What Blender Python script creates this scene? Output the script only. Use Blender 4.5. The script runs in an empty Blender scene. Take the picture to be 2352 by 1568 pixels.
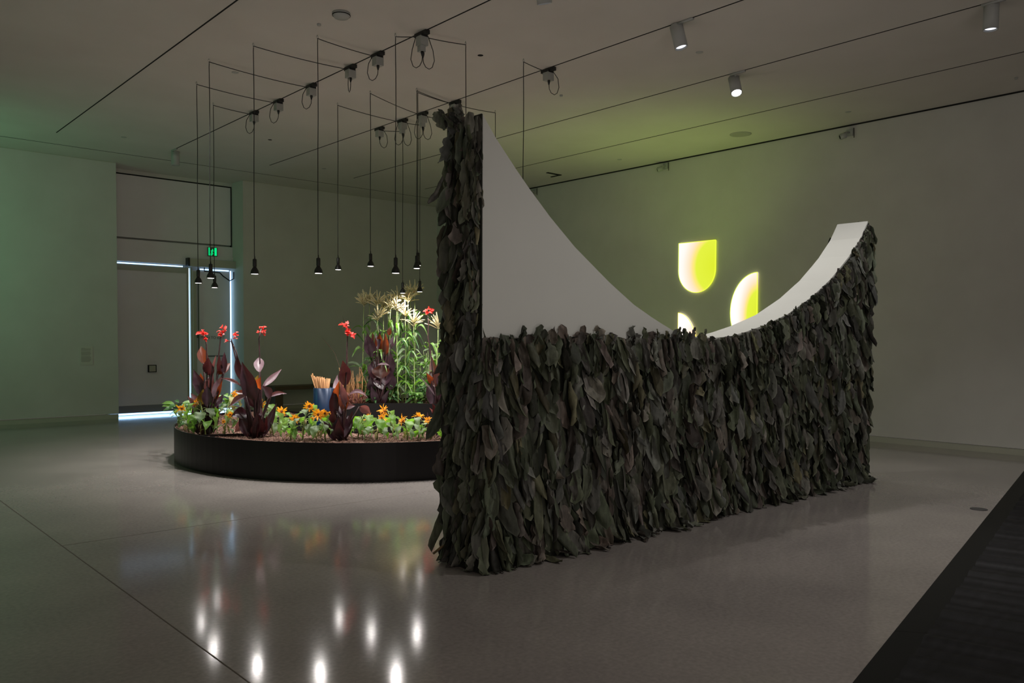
import bpy, math, random
from mathutils import Vector, Matrix
random.seed(11)
R = random.random
def U(a, b): return a + (b - a) * random.random()
V = Vector
scene = bpy.context.scene
COL = scene.collection

# ------------------------------------------------------------------ camera
FPX, YAW, PIT, ROL, CY = 1885.477, 0.840670, 0.03102, 0.0033468, 838.874
Fv = V((math.cos(YAW)*math.cos(PIT), math.sin(YAW)*math.cos(PIT), -math.sin(PIT)))
Rv0 = V((math.sin(YAW), -math.cos(YAW), 0)); Uv0 = Rv0.cross(Fv)
Rv = Rv0*math.cos(ROL) + Uv0*math.sin(ROL); Uv = -Rv0*math.sin(ROL) + Uv0*math.cos(ROL)
CAMP = V((0, 0, 1.6))
cd = bpy.data.cameras.new('camera'); cam = bpy.data.objects.new('camera', cd); COL.objects.link(cam)
cd.sensor_width = 36.0; cd.lens = FPX/2352*36; cd.shift_y = (CY-784)/2352; cd.clip_start = .05; cd.clip_end = 200
mw = Matrix((Rv, Uv, -Fv)).transposed().to_4x4(); mw.translation = CAMP
cam.matrix_world = mw
scene.camera = cam
def at(x, y, d):
    "world point seen at photo pixel (x, y) at depth d"
    return CAMP + (Fv + Rv*(x-1176)/FPX - Uv*(y-CY)/FPX)*d
def hit(x, y, ax, v):
    d = Fv + Rv*(x-1176)/FPX - Uv*(y-CY)/FPX
    return CAMP + d*((v-CAMP[ax])/d[ax])
def depth(p): return (V(p)-CAMP).dot(Fv)

# ------------------------------------------------------------------ view, world, lights
scene.view_settings.view_transform = 'Standard'; scene.view_settings.look = 'None'
scene.view_settings.exposure = 0.1; scene.view_settings.gamma = 1.0
w = bpy.data.worlds.new('world'); scene.world = w; w.use_nodes = True
bg = w.node_tree.nodes['Background']; bg.inputs[0].default_value = (1.0, .90, .83, 1); bg.inputs[1].default_value = .115
def lamp(kind, name, loc, energy, color=(1, 1, 1), target=None, **kw):
    l = bpy.data.lights.new(name, kind); l.energy = energy; l.color = color
    for k, v in kw.items(): setattr(l, k, v)
    o = bpy.data.objects.new(name, l); COL.objects.link(o); o.location = loc
    if target is not None:
        o.rotation_euler = (V(target)-V(loc)).to_track_quat('-Z', 'Y').to_euler()
    return o
H = 5.0844
WARM = (1.0, .93, .88)
# added soft fills behind the camera, green glow of a projection off to the left, lime glow of the projector beam
lamp('AREA', 'gallery_fill', (1.0, -3.5, 4.6), 30, (1.0, .93, .86), (5.5, 6.0, 1.0), size=5.0)
lamp('AREA', 'floor_bounce_fill', (0.0, -2.6, .1), 380, (1.0, .90, .84), (0.6, -2.0, 5.0), size=6.0)  # added upward fill standing in for light bounced off the floor
lamp('SPOT', 'front_track_light', (5.5, 1.3, 4.95), 185, (1, .95, .9), (6.2, 2.6, 0), spot_size=math.radians(120), spot_blend=.9, shadow_soft_size=.06)
lamp('SPOT', 'near_track_light', (3.6, -1.4, 4.95), 45, (1, .95, .9), (3.8, .4, 0), spot_size=math.radians(120), spot_blend=.9, shadow_soft_size=.06)
lamp('SPOT', 'corn_fill_spot', (1.7, 8.3, 4.95), 330, (1, .96, .88), (7.1, 12.3, 2.25), spot_size=math.radians(26), spot_blend=.7, shadow_soft_size=.05)  # unseen spot added to brighten the corn tassels
lamp('AREA', 'green_projection_glow', (.4, 15.4, 3.2), 22, (.28, 1.0, .48), (4.0, 17.4, 3.6), size=1.5)
lamp('AREA', 'green_projection_spill', (-1.0, 9.0, 2.2), 9, (.45, 1.0, .45), (3.0, 10.0, 0.0), size=3)
lamp('SPOT', 'lime_bounce', (11.6, 8.6, 1.9), 60, (.62, 1.0, .10), (11.5, 9.0, 5.0), spot_size=math.radians(115), spot_blend=1.0, shadow_soft_size=.5)
lamp('AREA', 'lime_wall_wash', (9.5, 9.0, .9), 16, (.75, 1.0, .35), (12.9, 11.5, 2.6), size=2.5)

# ------------------------------------------------------------------ materials
MATS = {}
def mat(name, col, rough=.6, metal=0, spec=.4, emit=None, es=1, noise=None, bump=None, attr=False, trans=None, coat=0):
    if name in MATS: return MATS[name]
    m = bpy.data.materials.new(name); m.use_nodes = True; nt = m.node_tree; N = nt.nodes; L = nt.links
    b = N['Principled BSDF']; out = N['Material Output']
    b.inputs['Base Color'].default_value = (*col, 1); b.inputs['Roughness'].default_value = rough
    b.inputs['Metallic'].default_value = metal; b.inputs['Specular IOR Level'].default_value = spec
    if coat: b.inputs['Coat Weight'].default_value = coat
    if emit: b.inputs['Emission Color'].default_value = (*emit, 1); b.inputs['Emission Strength'].default_value = es
    tc = N.new('ShaderNodeTexCoord')
    src = None
    if noise:                       # (scale, second colour, lo, hi)
        n = N.new('ShaderNodeTexNoise'); n.inputs['Scale'].default_value = noise[0]; n.inputs['Detail'].default_value = 6
        if len(noise) > 4:
            mp = N.new('ShaderNodeMapping'); mp.inputs['Scale'].default_value = noise[4]; L.new(tc.outputs['Object'], mp.inputs[0]); L.new(mp.outputs[0], n.inputs['Vector'])
        else: L.new(tc.outputs['Object'], n.inputs['Vector'])
        r = N.new('ShaderNodeValToRGB'); r.color_ramp.elements[0].position = noise[2]; r.color_ramp.elements[1].position = noise[3]
        r.color_ramp.elements[0].color = (*col, 1); r.color_ramp.elements[1].color = (*noise[1], 1)
        L.new(n.outputs['Fac'], r.inputs[0]); src = r.outputs[0]
    if attr:
        a = N.new('ShaderNodeAttribute'); a.attribute_name = 'tint'
        if src:
            mx = N.new('ShaderNodeMix'); mx.data_type = 'RGBA'; mx.blend_type = 'MULTIPLY'; mx.inputs['Factor'].default_value = 1
            L.new(src, mx.inputs['A']); L.new(a.outputs['Color'], mx.inputs['B']); src = mx.outputs['Result']
        else: src = a.outputs['Color']
    if src: L.new(src, b.inputs['Base Color'])
    if bump:                        # (scale, strength, distance)
        n2 = N.new('ShaderNodeTexNoise'); n2.inputs['Scale'].default_value = bump[0]; n2.inputs['Detail'].default_value = 5
        L.new(tc.outputs['Object'], n2.inputs['Vector'])
        bp = N.new('ShaderNodeBump'); bp.inputs['Strength'].default_value = bump[1]; bp.inputs['Distance'].default_value = bump[2]
        L.new(n2.outputs['Fac'], bp.inputs['Height']); L.new(bp.outputs[0], b.inputs['Normal'])
    if trans:                       # (colour, amount)
        t = N.new('ShaderNodeBsdfTranslucent'); t.inputs[0].default_value = (*trans[0], 1)
        ms = N.new('ShaderNodeMixShader'); ms.inputs[0].default_value = trans[1]
        L.new(b.outputs[0], ms.inputs[1]); L.new(t.outputs[0], ms.inputs[2]); L.new(ms.outputs[0], out.inputs['Surface'])
    MATS[name] = m
    return m
wallm = mat('wall_paint', (.62, .61, .58), .75, spec=.2, noise=(1.5, (.57, .56, .53), .3, .7), bump=(300, .02, .001))
ceilm = mat('ceiling_paint', (.66, .63, .59), .8, spec=.2, noise=(1.2, (.62, .59, .55), .3, .7))
whitem = mat('white_panel_paint', (.55, .56, .53), .6, spec=.3, noise=(2, (.53, .54, .51), .3, .7))
blackm = mat('black_metal', (.012, .012, .013), .45, spec=.5, noise=(9, (.017, .016, .016), .3, .7))
steelm = mat('black_planter_steel', (.005, .004, .0045), .4, spec=.25, noise=(3, (.007, .006, .006), .3, .7))
soilm = mat('mulch_soil', (.05, .022, .016), .95, noise=(60, (.34, .19, .14), .35, .7), bump=(90, 1.0, .03))
darkm = mat('dark_gap', (.01, .01, .01), .9)
woodm = mat('bench_wood', (.11, .07, .04), .5, noise=(6, (.07, .042, .025), .3, .7, (1, 12, 12)))
bluem = mat('blue_enamel', (.004, .020, .06), .3, metal=.2, spec=.6, noise=(4, (.004, .018, .055), .3, .7))
greym = mat('grey_fixture_paint', (.42, .43, .42), .5, noise=(5, (.38, .39, .38), .3, .7))
doorm = mat('door_paint', (.78, .75, .78), .55, noise=(2, (.74, .71, .73), .3, .7))
framem = mat('door_frame_paint', (.46, .46, .38), .5, noise=(2, (.43, .43, .36), .3, .7))
slitm = mat('daylight_gap', (.1, .2, .4), .5, emit=(.42, .68, 1.0), es=2.6)
glowm = mat('led_face', (1, 1, 1), .5, emit=(1.0, .90, .90), es=11)
reflm = mat('reflector_glow', (.9, .9, .95), .3, emit=(.82, .86, 1.0), es=1.6, noise=(30, (.6, .6, .65), .3, .7))
brightm = mat('lit_lamp_face', (1, 1, 1), .3, emit=(1, 1, 1), es=30)
exitg = mat('exit_green', (0, .3, .1), .5, emit=(.0, .75, .22), es=1.0)
textm = mat('grey_print', (.16, .16, .15), .7)
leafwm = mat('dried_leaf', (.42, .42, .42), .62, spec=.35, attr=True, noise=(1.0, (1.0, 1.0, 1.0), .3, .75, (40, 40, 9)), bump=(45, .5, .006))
cannam = mat('canna_leaf', (.020, .009, .014), .36, spec=.5, noise=(12, (.045, .022, .032), .35, .7), trans=((.25, .04, .04), .06))
cannaom = mat('canna_leaf_orange', (.06, .018, .012), .4, noise=(5, (.03, .012, .012), .4, .65), trans=((.75, .13, .02), .22))
cannalm = mat('canna_leaf_mauve', (.19, .13, .155), .4, noise=(14, (.12, .075, .095), .35, .7), trans=((.4, .12, .1), .2))
cannagm = mat('canna_leaf_olive', (.10, .08, .02), .4, noise=(9, (.16, .10, .02), .35, .7), trans=((.4, .24, .03), .3))
cstemm = mat('canna_stem', (.05, .02, .022), .5, noise=(12, (.03, .012, .014), .3, .7))
redm = mat('red_petal', (.55, .018, .018), .5, noise=(30, (.7, .07, .05), .3, .7), trans=((.85, .05, .04), .3))
greenm = mat('green_leaf', (.10, .22, .035), .42, noise=(9, (.20, .32, .11), .35, .7), trans=((.25, .55, .04), .35))
dgreenm = mat('dark_green_leaf', (.035, .10, .03), .45, noise=(9, (.07, .16, .05), .35, .7), trans=((.10, .28, .03), .3))
greygm = mat('grey_green_leaf', (.11, .17, .085), .55, noise=(14, (.24, .30, .19), .35, .7), trans=((.25, .45, .08), .35))
stemm = mat('green_stem', (.30, .38, .14), .55, noise=(12, (.22, .30, .10), .3, .7))
witherm = mat('withered_leaf', (.36, .28, .15), .7, noise=(12, (.24, .26, .10), .3, .7), trans=((.4, .35, .1), .2))
tasselm = mat('corn_tassel', (.80, .76, .48), .6, noise=(40, (.70, .58, .32), .3, .7), trans=((.7, .6, .3), .25))
petalm = mat('sunflower_petal', (.85, .42, .02), .5, noise=(20, (.85, .27, .01), .3, .7), trans=((.9, .45, .02), .4))
discm = mat('sunflower_disc', (.10, .035, .01), .8, noise=(60, (.3, .1, .02), .4, .7))
reedm = mat('dry_reed', (.55, .27, .12), .6, noise=(12, (.42, .22, .09), .3, .7))
amarm = mat('red_grass', (.32, .12, .10), .7, noise=(20, (.45, .2, .15), .3, .7))
deckm = mat('black_ribbed_cloth', (.003, .003, .0035), .5, spec=.15, noise=(2, (.009, .009, .011), .35, .7, (1, 14, 1)), bump=(7, .25, .02))
bordm = mat('black_border', (.003, .003, .003), .5, spec=.12, noise=(2, (.004, .004, .004), .3, .7))
plastm = mat('adapter_plastic', (.40, .41, .39), .5, noise=(6, (.36, .37, .35), .3, .7))
cardm = mat('label_card', (.62, .60, .55), .7)

# polished concrete floor
def floor_mat():
    m = bpy.data.materials.new('polished_concrete'); m.use_nodes = True; nt = m.node_tree; N = nt.nodes; L = nt.links
    b = N['Principled BSDF']; tc = N.new('ShaderNodeTexCoord')
    def noise(sc, det=6):
        n = N.new('ShaderNodeTexNoise'); n.inputs['Scale'].default_value = sc; n.inputs['Detail'].default_value = det; L.new(tc.outputs['Object'], n.inputs['Vector']); return n
    n1 = noise(.9); n2 = noise(38, 8)
    r = N.new('ShaderNodeValToRGB'); r.color_ramp.elements[0].position = .3; r.color_ramp.elements[1].position = .72
    r.color_ramp.elements[0].color = (.225, .205, .195, 1); r.color_ramp.elements[1].color = (.30, .275, .255, 1)
    L.new(n1.outputs['Fac'], r.inputs[0])
    r2 = N.new('ShaderNodeValToRGB'); r2.color_ramp.elements[0].position = .3; r2.color_ramp.elements[1].position = .7
    r2.color_ramp.elements[0].color = (.86, .86, .86, 1); r2.color_ramp.elements[1].color = (1.08, 1.08, 1.08, 1)
    L.new(n2.outputs['Fac'], r2.inputs[0])
    mx = N.new('ShaderNodeMix'); mx.data_type = 'RGBA'; mx.blend_type = 'MULTIPLY'; mx.inputs['Factor'].default_value = 1
    L.new(r.outputs[0], mx.inputs['A']); L.new(r2.outputs[0], mx.inputs['B']); L.new(mx.outputs['Result'], b.inputs['Base Color'])
    rr = N.new('ShaderNodeMapRange'); rr.inputs['To Min'].default_value = .07; rr.inputs['To Max'].default_value = .14
    n3 = noise(2.2); L.new(n3.outputs['Fac'], rr.inputs['Value']); L.new(rr.outputs[0], b.inputs['Roughness'])
    b.inputs['Specular IOR Level'].default_value = .5
    bp = N.new('ShaderNodeBump'); bp.inputs['Strength'].default_value = .03; bp.inputs['Distance'].default_value = .002
    n4 = noise(120, 3); L.new(n4.outputs['Fac'], bp.inputs['Height']); L.new(bp.outputs[0], b.inputs['Normal'])
    return m
floorm = floor_mat()

# ------------------------------------------------------------------ mesh builder
class MB:
    def __init__(s): s.v = []; s.f = []; s.c = None; s.mi = []
    def add(s, vs, fs, mi=0):
        n = len(s.v); s.v += [tuple(x) for x in vs]; s.f += [tuple(i+n for i in f) for f in fs]; s.mi += [mi]*len(fs); return s
    def box(s, a, b, mi=0, rot=None, org=None):
        x0, y0, z0 = a; x1, y1, z1 = b
        vs = [V((x, y, z)) for z in (z0, z1) for y in (y0, y1) for x in (x0, x1)]
        if rot is not None: vs = [rot@v + V(org) for v in vs]
        return s.add(vs, [(0, 2, 3, 1), (4, 5, 7, 6), (0, 1, 5, 4), (2, 6, 7, 3), (0, 4, 6, 2), (1, 3, 7, 5)], mi)
    def tube(s, pts, r, n=7, mi=0, cap=True):
        pts = [V(p) for p in pts]; rs = r if isinstance(r, (list, tuple)) else [r]*len(pts)
        vs = []; fs = []; prev = None
        for i, p in enumerate(pts):
            t = (pts[min(i+1, len(pts)-1)] - pts[max(i-1, 0)]).normalized()
            if prev is None:
                a = V((1, 0, 0)) if abs(t.x) < .8 else V((0, 1, 0))
                u = t.cross(a).normalized()
            else: u = (prev - t*prev.dot(t)).normalized()
            prev = u; v = t.cross(u)
            for k in range(n):
                an = 2*math.pi*k/n; vs.append(p + (u*math.cos(an) + v*math.sin(an))*rs[i])
        for i in range(len(pts)-1):
            for k in range(n):
                fs.append((i*n+k, i*n+(k+1) % n, (i+1)*n+(k+1) % n, (i+1)*n+k))
        if cap: fs.append(tuple(range(n-1, -1, -1))); fs.append(tuple((len(pts)-1)*n+k for k in range(n)))
        return s.add(vs, fs, mi)
    def lathe(s, prof, org=(0, 0, 0), n=24, axis=None, mi=0, cap=True):
        org = V(org); q = V((0, 0, 1)).rotation_difference(V(axis)) if axis is not None else None
        vs = []; fs = []
        for r, z in prof:
            for k in range(n):
                a = 2*math.pi*k/n; p = V((r*math.cos(a), r*math.sin(a), z))
                if q: p = q@p
                vs.append(org+p)
        for i in range(len(prof)-1):
            for k in range(n): fs.append((i*n+k, i*n+(k+1) % n, (i+1)*n+(k+1) % n, (i+1)*n+k))
        if cap: fs.append(tuple(range(n-1, -1, -1))); fs.append(tuple((len(prof)-1)*n+k for k in range(n)))
        return s.add(vs, fs, mi)
    def poly(s, pts, d, mi=0):
        "closed polygon pts extruded by vector d"
        n = len(pts); d = V(d); vs = [V(p) for p in pts]+[V(p)+d for p in pts]
        fs = [tuple(range(n)), tuple(range(2*n-1, n-1, -1))]+[(i, i+n, (i+1) % n+n, (i+1) % n) for i in range(n)]
        return s.add(vs, fs, mi)
    def leaf(s, a, b, w, nrm, arch=0, fold=.25, n=9, m=2, prof=None, twist=0, ripple=0, up=None):
        a = V(a); b = V(b); ax = b-a; L = ax.length; ax = ax/L; nrm = V(nrm)
        side = ax.cross(nrm)
        if side.length < 1e-4: side = ax.cross(V((.3, .5, .8)))
        side.normalize(); nn = side.cross(ax).normalized(); upv = V(up) if up is not None else nn
        vs = []; fs = []; ph = U(0, 6)
        for i in range(n+1):
            t = i/n; c = a+ax*L*t + upv*arch*4*t*(1-t); h = w/2*max(prof(t), .012)
            an = twist*t; sd = side*math.cos(an)+nn*math.sin(an); nm = nn*math.cos(an)-side*math.sin(an)
            for j in range(-m, m+1):
                q = j/m; rp = ripple*w*math.sin(ph+t*14+q*1.5)*abs(q)
                vs.append(c+sd*h*q*(1-.12*abs(q)*fold)+nm*(fold*abs(q)**1.3*h+rp))
        k = 2*m+1
        for i in range(n):
            for j in range(k-1): fs.append((i*k+j, i*k+j+1, (i+1)*k+j+1, (i+1)*k+j))
        return s.add(vs, fs)
    def build(s, name, m, parent=None, smooth=True, **props):
        me = bpy.data.meshes.new(name); me.from_pydata(s.v, [], s.f)
        for mm in (m if isinstance(m, (list, tuple)) else [m]): me.materials.append(mm)
        if isinstance(m, (list, tuple)): me.polygons.foreach_set('material_index', s.mi)
        if smooth: me.polygons.foreach_set('use_smooth', [True]*len(me.polygons))
        if s.c is not None:
            ca = me.color_attributes.new('tint', 'FLOAT_COLOR', 'POINT')
            flat = []
            for c in s.c: flat += [c[0], c[1], c[2], 1]
            ca.data.foreach_set('color', flat)
        me.update()
        o = bpy.data.objects.new(name, me); COL.objects.link(o)
        if parent is not None:
            o.parent = parent; o.matrix_parent_inverse = Matrix.Translation(-parent.location)
            if parent.type == 'MESH' or parent.parent: o.matrix_parent_inverse = parent_world(parent).inverted()
        for k2, v2 in props.items(): o[k2] = v2
        return o
def parent_world(o):
    m = Matrix.LocRotScale(o.location, o.rotation_euler, o.scale)
    if o.parent: return parent_world(o.parent)@o.matrix_parent_inverse@m
    return m
def thing(name, loc, label, cat, group=None):
    o = bpy.data.objects.new(name, None); COL.objects.link(o); o.location = V(loc); o.empty_display_size = .1
    o['label'] = label; o['category'] = cat
    if group: o['group'] = group
    return o
def struct(name, mb, m, smooth=False, parent=None):
    o = mb.build(name, m, parent, smooth)
    if parent is None: o['kind'] = 'structure'
    return o

# ------------------------------------------------------------------ the room
XW, YW, YD, AX0, AX1 = 12.965, 17.46, 18.05, 5.07, 7.68
struct('floor', MB().box((-7, -7, -.12), (14, 19, 0)), floorm)
struct('ceiling', MB().box((-7, -7, H), (14, 19, H+.15)), ceilm)
struct('wall_right', MB().box((XW, -7, .1), (XW+.2, YW+.3, H)), wallm)
mb = MB(); mb.box((-7, YW, .1), (AX0, YW+.9, H)); mb.box((AX1, YW, .1), (XW+.2, YW+.9, H)); mb.box((AX0, YD+.14, 0), (AX1, YD+.3, H))
struct('wall_back', mb, wallm)
struct('wall_left', MB().box((-7.2, -7, 0), (-7, 19, H)), wallm)
mb = MB(); mb.box((-7, YW+.012, 0), (AX0, YW+.03, .092)); mb.box((AX1, YW+.012, 0), (XW, YW+.03, .092))
struct('baseboard_back', mb, framem)
struct('baseboard_right', MB().box((XW+.012, -7, 0), (XW+.03, YW, .092)), framem)
for i, x in enumerate((3.592, 5.515, 7.43, 9.355, 11.243)):
    struct('trim_%d' % (i+1), MB().box((x-.009, -6, H-.003), (x+.009, 15.61, H+.01)), darkm)
struct('trim_6', MB().box((-7, 16.525, H-.003), (XW, 16.541, H+.01)), darkm)
mb = MB(); mb.box((-7, YW-.006, H-.012), (AX0, YW, H)); mb.box((AX1, YW-.006, H-.012), (XW, YW, H)); struct('trim_7', mb, framem)
struct('trim_8', MB().box((XW-.02, -7, H-.02), (XW, YW, H)), darkm)
# saw-cut joints in the concrete
jm = mat('floor_joint', (.09, .075, .06), .8)
struct('trim_9', MB().box((1.607, -5, 0), (1.615, YW, .0008)), jm)
struct('trim_10', MB().box((1.6, 7.0, 0), (9.0, 7.007, .0008)), jm)

# entrance: recessed double door with daylight leaking round it
tx = lambda o, l: o.__setitem__('label', l)
mb = MB(); mb.box((AX0+.02, YD, 3.70), (AX1-.02, YD+.06, H-.10))
up = struct('door_1', MB().box((AX0+.01, YD+.01, .045), (6.66, YD+.07, 3.02)), doorm)
struct('push_plate', MB().box((5.83, YD-.025, .89), (6.00, YD+.01, 1.045)).box((5.85, YD-.034, .905), (5.98, YD-.025, 1.03), 1), [darkm, framem], parent=up)
struct('kick_plate', MB().box((AX0+.03, YD+.0, .05), (6.64, YD+.01, .20)), mat('kick_steel', (.3, .3, .32), .35, metal=.6), parent=up)
d2 = struct('door_2', MB().box((6.79, YD+.01, .045), (AX1-.055, YD+.07, 3.10)), doorm)
struct('door_stile', MB().box((6.80, YD-.008, .05), (6.87, YD+.01, 3.08)), framem, parent=d2)
pb = MB(); pb.tube([(6.90, YD-.03, 3.08), (6.90, YD-.03, 1.36), (6.915, YD-.035, 1.28), (6.96, YD-.04, 1.235), (7.03, YD-.04, 1.22), (7.50, YD-.04, 1.22)], .014)
pb.box((6.865, YD-.045, 1.62), (6.885, YD-.01, 1.72))
struct('push_bar', pb, mat('bar_grey', (.12, .12, .10), .45), smooth=True, parent=d2)
cu = bpy.data.curves.new('lettering', 'FONT'); cu.body = 'PUSH TO EXIT'; cu.size = .085; cu.extrude = .0015; cu.materials.append(textm)
to = bpy.data.objects.new('lettering', cu); COL.objects.link(to); to.parent = d2
to.location = (6.95, YD-.0005, 1.60); to.rotation_euler = (math.pi/2, 0, 0)
struct('door_3', mb, doorm)     # upper panel
fr = MB(); fr.box((AX0, YD-.05, 3.20), (AX1-.0, YD+.1, 3.43)); fr.box((AX0, YD-.02, 3.43), (AX1, YD+.08, 3.66))
struct('trim_11', fr, doorm)
struct('trim_12', MB().box((AX0, YD+.0, 3.02), (6.66, YD+.08, 3.14)), framem)
struct('trim_13', MB().box((AX0, YD-.01, H-.10), (AX1-.02, YD+.06, H-.075)).box((AX1-.03, YD-.005, 3.66), (AX1-.01, YD+.05, H-.09)), darkm)  # dark strip above the upper panel puts the gap's shade into colour
struct('trim_14', MB().box((AX0, YD-.02, H-.075), (AX1, YD+.14, H)), wallm)
# door operator
op = thing('door_operator', (7.2, YD-.1, 3.2), 'long beige door operator box above the right-hand door leaf', 'door operator')
MB().box((6.66, YD-.20, 3.17), (7.72, YD-.05, 3.33)).build('housing', framem, op, False)
MB().box((6.62, YD-.205, 3.165), (6.66, YD-.05, 3.345)).build('end_cap', blackm, op, False)
MB().tube([(7.0, YD-.12, 3.16), (7.0, YD-.12, 3.08), (7.35, YD-.10, 3.07), (7.45, YD-.05, 3.0), (7.58, YD-.1, 2.9), (7.66, YD-.12, 2.95), (7.66, YD-.12, 3.1)], .014).build('arm', blackm, op)
# glowing strips for the daylight seen through the door gaps
mb = MB(); mb.box((AX0+.01, YD+.0, 3.153), (6.58, YD+.004, 3.176)); struct('daylight_slit_1', mb, slitm)
mb = MB(); mb.box((6.718, YD+.06, .06), (6.741, YD+.07, 3.14)); struct('daylight_slit_2', mb, slitm)
struct('trim_15', MB().box((6.66, YD+.02, .04), (6.71, YD+.09, 3.16)).box((6.75, YD+.02, .04), (6.79, YD+.09, 3.16)), framem)
mb = MB(); mb.box((AX1-.045, YD+.02, .06), (AX1-.018, YD+.03, 3.13)); struct('daylight_slit_3', mb, slitm)
mb = MB(); mb.box((6.95, YD-.0, 3.115), (7.60, YD+.006, 3.14)); struct('daylight_slit_4', mb, slitm)
mb = MB(); mb.box((AX0+.01, YD+.02, .006), (AX1-.02, YD+.03, .042)); struct('daylight_slit_5', mb, slitm)
lamp('AREA', 'daylight_under_door', (6.3, YD-.03, .05), 1.5, (.35, .62, 1), (6.3, YD-2, -.4), shape='RECTANGLE', size=2.4, size_y=.03)
lamp('AREA', 'daylight_door_edge', (7.61, YD-.01, 1.6), .7, (.4, .68, 1), (7.7, YD-.5, 1.6), shape='RECTANGLE', size=.03, size_y=2.8)

# exit sign
ex = thing('exit_sign', (7.19, YD-.03, 3.4), 'small glowing green running-figure exit sign above the door', 'sign')
ey = YD-.075
MB().box((7.10, ey, 3.42), (7.31, YD-.05, 3.62)).build('housing', mat('sign_grey', (.1, .13, .1), .5), ex, False)
mb = MB(); mb.box((7.115, ey-.004, 3.44), (7.14, ey, 3.61)); mb.box((7.14, ey-.004, 3.44), (7.19, ey, 3.465)); mb.box((7.245, ey-.004, 3.44), (7.295, ey, 3.61))
MB2 = mb; MB2.build('lit_doorway', exitg, ex, False)
mb = MB(); f = lambda x, z: (7.14+x, ey-.004, 3.45+z)
mb.lathe([(.001, -.002), (.011, -.002), (.011, .002), (.001, .002)], f(.065, .125), 12, (0, 1, 0))
mb.tube([f(.06, .11), f(.045, .06)], .010); mb.tube([f(.058, .105), f(.085, .085), f(.095, .1)], .006); mb.tube([f(.056, .1), f(.03, .085), f(.02, .095)], .006)
mb.tube([f(.045, .06), f(.07, .035), f(.06, .01)], .008); mb.tube([f(.045, .06), f(.035, .03), f(.01, .025)], .008)
mb.build('running_figure', exitg, ex)
# wall text label
lb = thing('wall_label', (4.48, YW-.003, 1.1), 'pale printed text card on the wall left of the door', 'label')
MB().box((4.375, YW-.012, 1.085), (4.60, YW, 1.44)).build('card', cardm, lb, False)
mb = MB(); z = 1.41
for i in range(22):
    if i in (5, 12): z -= .012
    mb.box((4.395, YW-.0135, z), (4.395+U(.15, .185)*(.4 if i in (0,) else 1), YW-.012, z+.006)); z -= .0115
mb.build('printed_lines', mat('faint_print', (.36, .35, .32), .7), lb, False)
# small wall switch plate, right of the entrance
sp = hit(604, 577, 1, YW)
o = MB().box((8.06, YW-.012, 1.45), (8.14, YW, 1.57)).build('switch_plate', cardm, None, False); o['label'] = 'small pale switch plate on the back wall beside the entrance'; o['category'] = 'switch plate'

# bench
be = thing('bench', (9.4, 17.1, 0), 'low brown wooden bench against the back wall', 'bench')
MB().box((8.12, 16.86, .47), (11.3, 17.36, .56)).build('seat', woodm, be, False)
MB().box((8.12, 16.86, 0), (8.31, 17.36, .47)).build('leg', woodm, be, False)
MB().box((11.1, 16.86, 0), (11.3, 17.36, .47)).build('leg', woodm, be, False)

# ------------------------------------------------------------------ projected light on the right wall, modelled as glowing shapes
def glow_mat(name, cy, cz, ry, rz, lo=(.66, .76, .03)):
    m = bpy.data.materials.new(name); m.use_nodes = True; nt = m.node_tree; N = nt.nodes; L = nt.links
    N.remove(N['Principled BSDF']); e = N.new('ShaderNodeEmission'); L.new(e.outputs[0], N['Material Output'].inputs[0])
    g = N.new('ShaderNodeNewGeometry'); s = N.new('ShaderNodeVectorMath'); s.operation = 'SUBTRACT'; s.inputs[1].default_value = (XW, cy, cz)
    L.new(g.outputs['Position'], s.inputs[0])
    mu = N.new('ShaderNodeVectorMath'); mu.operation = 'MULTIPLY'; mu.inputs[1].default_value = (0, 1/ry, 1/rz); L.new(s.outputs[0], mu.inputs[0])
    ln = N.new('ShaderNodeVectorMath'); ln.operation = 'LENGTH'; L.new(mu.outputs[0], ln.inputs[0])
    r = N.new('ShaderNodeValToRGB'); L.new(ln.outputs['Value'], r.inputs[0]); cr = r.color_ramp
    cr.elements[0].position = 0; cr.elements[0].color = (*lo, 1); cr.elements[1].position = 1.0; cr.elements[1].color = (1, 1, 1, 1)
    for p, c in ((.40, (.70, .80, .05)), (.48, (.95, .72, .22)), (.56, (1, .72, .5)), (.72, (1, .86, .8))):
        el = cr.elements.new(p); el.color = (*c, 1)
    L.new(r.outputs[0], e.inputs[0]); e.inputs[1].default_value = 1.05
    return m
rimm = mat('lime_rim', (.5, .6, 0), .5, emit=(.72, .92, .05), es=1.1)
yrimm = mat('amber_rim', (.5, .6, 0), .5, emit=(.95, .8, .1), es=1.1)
def glow_shape(pts, m, label, rim=rimm):
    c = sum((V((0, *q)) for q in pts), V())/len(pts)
    t = thing('projected_glow', (XW-.01, c.y, c.z), label, 'projected light', 'projected light shapes on the right wall')
    MB().poly([(XW-.033, y, z) for y, z in pts], (.03, 0, 0)).build('glow_face', m, t, False)
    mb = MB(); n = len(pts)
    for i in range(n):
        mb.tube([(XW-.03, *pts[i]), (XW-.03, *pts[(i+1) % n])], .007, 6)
    mb.build('glow_edge', rim, t)
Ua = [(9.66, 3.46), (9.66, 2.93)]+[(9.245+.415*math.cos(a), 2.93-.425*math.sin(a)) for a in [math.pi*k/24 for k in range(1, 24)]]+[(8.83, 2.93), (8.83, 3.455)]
glow_shape(Ua, glow_mat('glow_gradient_u', 8.86, 2.98, .98, 1.18), 'U-shaped white and lime projected light, built as a glowing slab, highest of the three')
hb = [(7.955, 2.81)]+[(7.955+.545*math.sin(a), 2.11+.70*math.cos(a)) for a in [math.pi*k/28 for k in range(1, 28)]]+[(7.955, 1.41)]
glow_shape(hb, glow_mat('glow_gradient_half', 7.93, 2.02, .55, 1.15), 'half-oval white and lime projected light, built as a glowing slab, rightmost of the three')
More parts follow.
